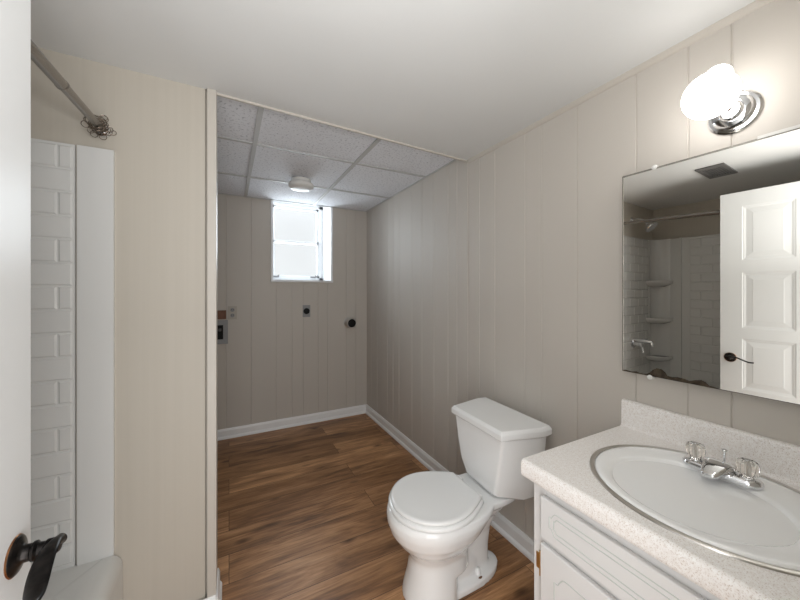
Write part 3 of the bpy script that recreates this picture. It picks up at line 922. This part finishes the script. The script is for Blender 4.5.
# silvered face with an eaten-away lower edge
bite = [(0.0, 0.010), (0.004, 0.004), (0.012, 0.006), (0.03, 0.0045), (0.045, 0.008), (0.055, 0.004), (0.075, 0.005), (0.085, 0.012), (0.092, 0.022), (0.104, 0.031), (0.118, 0.030), (0.128, 0.022), (0.134, 0.012),
        (0.146, 0.011), (0.16, 0.014), (0.178, 0.012), (0.19, 0.009), (0.205, 0.015), (0.219, 0.018), (0.228, 0.014), (0.236, 0.006), (0.25, 0.004), (0.26, 0.0015), (0.42, 0.0015), (0.43, 0.004), (0.445, 0.0035), (0.452, 0.0012), (MW - .002, 0.0012)]
face = [mp_(u, v, 0) for u, v in bite] + [mp_(MW - .002, H - .002, 0), mp_(0.002, H - .002, 0), mp_(0.0015, 0.02, 0)]
# strip mesh (u columns) to keep the face flat and clean
b = MB()
vb = [b.bm.verts.new(mp_(max(u, .0015), v, 0)) for u, v in bite]
vt = [b.bm.verts.new(mp_(max(u, .0015), H - .0015, 0)) for u, v in bite]
for i in range(len(bite) - 1):
    b.bm.faces.new((vb[i], vb[i + 1], vt[i + 1], vt[i]))
b.build('mirror_face', 'mirror', mir)
b = MB().loft([[mp_(0, H - .004, -.004), mp_(MW, H - .004, -.004), mp_(MW, H + .001, -.004), mp_(0, H + .001, -.004)], [mp_(0, H - .004, .001), mp_(MW, H - .004, .001), mp_(MW, H + .001, .001), mp_(0, H + .001, .001)]])
b.loft([[mp_(0, 0, -.004), mp_(.003, 0, -.004), mp_(.003, H, -.004), mp_(0, H, -.004)], [mp_(0, 0, .001), mp_(.003, 0, .001), mp_(.003, H, .001), mp_(0, H, .001)]])
b.build('ground_edge', 'mirror_edge', mir)
for u, v in ((0.098, H + .002), (0.085, -.004)):
    c_ = mp_(u, v, -.004)
    MB().lathe([(0.008, -.012), (0.008, 0.006), (0.006, 0.008), (0.002, 0.0085)], c_, nrm, 16).build('clip', 'whiteplastic', mir, smooth=40)
b = MB().loft([[mp_(0.335, H - .001, -.006), mp_(0.475, H - .001, -.006), mp_(0.475, H + .007, -.006), mp_(0.335, H + .007, -.006)], [mp_(0.335, H - .001, .002), mp_(0.475, H - .001, .002), mp_(0.475, H + .007, .002), mp_(0.335, H + .007, .002)]])
b.build('top_strip', 'whiteplastic', mir)

# ------------------------------------------------------------------ wall light
PL = Vector((W, 0.380, 1.788))
lamp = thing('wall_light', PL, 'chrome wall light with lit white opal glass shade above the mirror', 'wall light')
MB().lathe([(0.058, 0), (0.058, 0.004), (0.054, 0.008), (0.047, 0.009), (0.043, 0.013), (0.040, 0.019), (0.033, 0.023), (0.028, 0.024), (0.026, 0.030), (0.022, 0.036), (0.012, 0.038)], PL + Vector((-.0005, 0, 0)), (-1, 0, 0), 48).build('back_plate', 'chrome', lamp, smooth=25)
b = MB()
for k in range(14):
    a = 2 * PI * k / 14
    b.tube([PL + Vector((-.036, .004 * math.cos(a), .004 * math.sin(a))), PL + Vector((-.031, .024 * math.cos(a), .024 * math.sin(a)))], 0.0028, 6)
b.build('fluted_boss', 'chrome', lamp, smooth=50)
SM = Vector((W - 0.087, 0.388, 1.869))   # small upper lobe
BG_ = Vector((W - 0.140, 0.387, 1.803))   # big lower lobe
MB().tube([PL + Vector((-.03, 0, 0)), PL + Vector((-.048, 0, .02)), PL + Vector((-.058, -.004, .045)), SM + Vector((.012, 0, .004))], 0.009, 12).build('arm', 'chrome', lamp, smooth=60)
ax = (BG_ - SM).normalized()
L_ = (BG_ - SM).length
prof = []
r1, r2 = 0.031, 0.059
for k in range(9):
    a = PI - (PI * 0.62) * k / 8
    prof.append((r1 * math.sin(a), r1 * math.cos(a)))
for k in range(1, 20):
    a = math.radians(125) - math.radians(125) * k / 19
    prof.append((r2 * math.sin(a), L_ + r2 * .94 * math.cos(a)))
gl = MB().lathe(prof, SM, ax, 40).build('glass_shade', 'globe', lamp, smooth=60)

# ------------------------------------------------------------------ alcove fittings
cf = thing('ceiling_fixture', (0.48, 2.51, ZA), 'small round white fixture on the tiled alcove ceiling', 'smoke detector')
MB().lathe([(0.072, 0), (0.072, 0.018), (0.066, 0.026)], (0.48, 2.51, ZA), (0, 0, -1), 36).build('mounting_base', 'whiteplastic', cf, smooth=40)
MB().lathe([(0.078, 0.024), (0.088, 0.030), (0.092, 0.042), (0.090, 0.054), (0.080, 0.066), (0.05, 0.074), (0.01, 0.076)], (0.48, 2.51, ZA), (0, 0, -1), 36).build('cover', 'whiteplastic', cf, smooth=40)

wb = thing('washer_outlet_box', (-0.10, YB, 0.92), 'grey washing machine outlet box sunk in the back wall, partly hidden', 'outlet box')
b = MB()
for x0, x1, z0, z1 in ((-0.20, -0.008, .985, 1.028), (-0.20, -0.008, .822, .862), (-0.045, -0.008, .862, .985), (-.20, -.17, .862, .985)):
    b.box(x0, x1, YB - .012, YB - .0005, z0, z1)
b.build('box_frame', 'greyplastic', wb, bevel=0.0015)
MB().box(-0.172, -0.042, YB - .004, YB - .0008, .860, .987).build('box_recess', 'black', wb)
for x in (-0.07, -0.13):
    MB().lathe([(0.012, 0), (0.012, 0.02), (0.006, 0.022)], (x, YB - .010, .955), (0, 0, -1), 16).build('valve', 'dark', wb, smooth=40)
o = MB().box(-0.19, -0.022, YB - .010, YB - .0005, 1.0365, 1.112).build('wood_block', 'cardboard', loc=(-0.10, YB, 1.07))
tag(o, 'brown bare board strip on the back wall above the washer box', 'board')

op = thing('outlet_plate', (0.027, YB, 1.09), 'beige double socket wall plate beside the brown board', 'outlet')
MB().box(-0.009, 0.063, YB - .006, YB - .0005, 1.032, 1.148).build('cover_plate', 'creamplastic', op, bevel=0.002)
for z in (1.066, 1.114):
    s_ = MB().lathe([(0.0175, 0), (0.017, 0.003), (0.015, 0.0035)], (0.027, YB - .006, z), (0, -1, 0), 20).build('socket', 'greyplastic', op, smooth=40)
    MB().box(0.019, 0.022, YB - .0102, YB - .0092, z - .002, z + .008).box(0.032, 0.035, YB - .0102, YB - .0092, z - .002, z + .008).build('slot', 'black', s_)

do = thing('dryer_outlet', (0.663, YB, 1.086), 'steel wall plate with round black dryer socket below the window', 'outlet')
MB().box(0.627, 0.699, YB - .004, YB - .0005, 1.028, 1.144).build('cover_plate', 'greyplastic', do, bevel=0.001)
MB().lathe([(0.029, 0), (0.0285, 0.008), (0.026, 0.010), (0.004, 0.0105)], (0.663, YB - .004, 1.086), (0, -1, 0), 28).build('socket', 'black', do, smooth=40)

dv = thing('dryer_vent', (1.09, YB, 0.955), 'round dryer vent pipe with black opening sticking out of the back wall', 'dryer vent')
b = MB()
cc = Vector((1.092, YB, 0.957))
prof = [(.056, .0005), (.056, .006), (.050, .009), (.046, .012), (.046, .030), (.0475, .033), (.046, .036), (.046, .095), (.0425, .095), (.0425, .002)]
rings = []
for r, h in prof:
    rings.append([cc + Vector((r * math.cos(2 * PI * k / 32), -h, r * math.sin(2 * PI * k / 32))) for k in range(32)])
b.loft(rings)
b.build('pipe', 'steel', dv, smooth=30)
MB().lathe([(0.0424, 0.0), (0.0424, 0.010), (0.038, 0.012), (0.002, 0.0125)], cc + Vector((0, -.078, 0)), (0, -1, 0), 32).build('black_end', 'black', dv, smooth=30)

# exhaust grille on the bathroom ceiling
eg = thing('exhaust_grille', (-0.345, 0.80, ZC), 'grey exhaust vent grille on the bathroom ceiling, seen in the mirror', 'vent')
b = MB()
for x0, x1, y0, y1 in ((-0.49, -0.20, .735, .757), (-0.49, -0.20, .853, .875), (-0.49, -0.445, .757, .853), (-0.245, -0.20, .757, .853)):
    b.box(x0, x1, y0, y1, ZC - .010, ZC - .0005)
b.build('grille_frame', 'grille', eg, bevel=0.002)
MB().box(-0.446, -0.244, .756, .854, ZC - .003, ZC - .0008).build('grille_recess', 'black', eg)
for k in range(7):
    y = .766 + .0132 * k
    MB().box(-0.445, -0.245, y - .004, y + .002, ZC - .009, ZC - .004).build('slat', 'grille', eg)
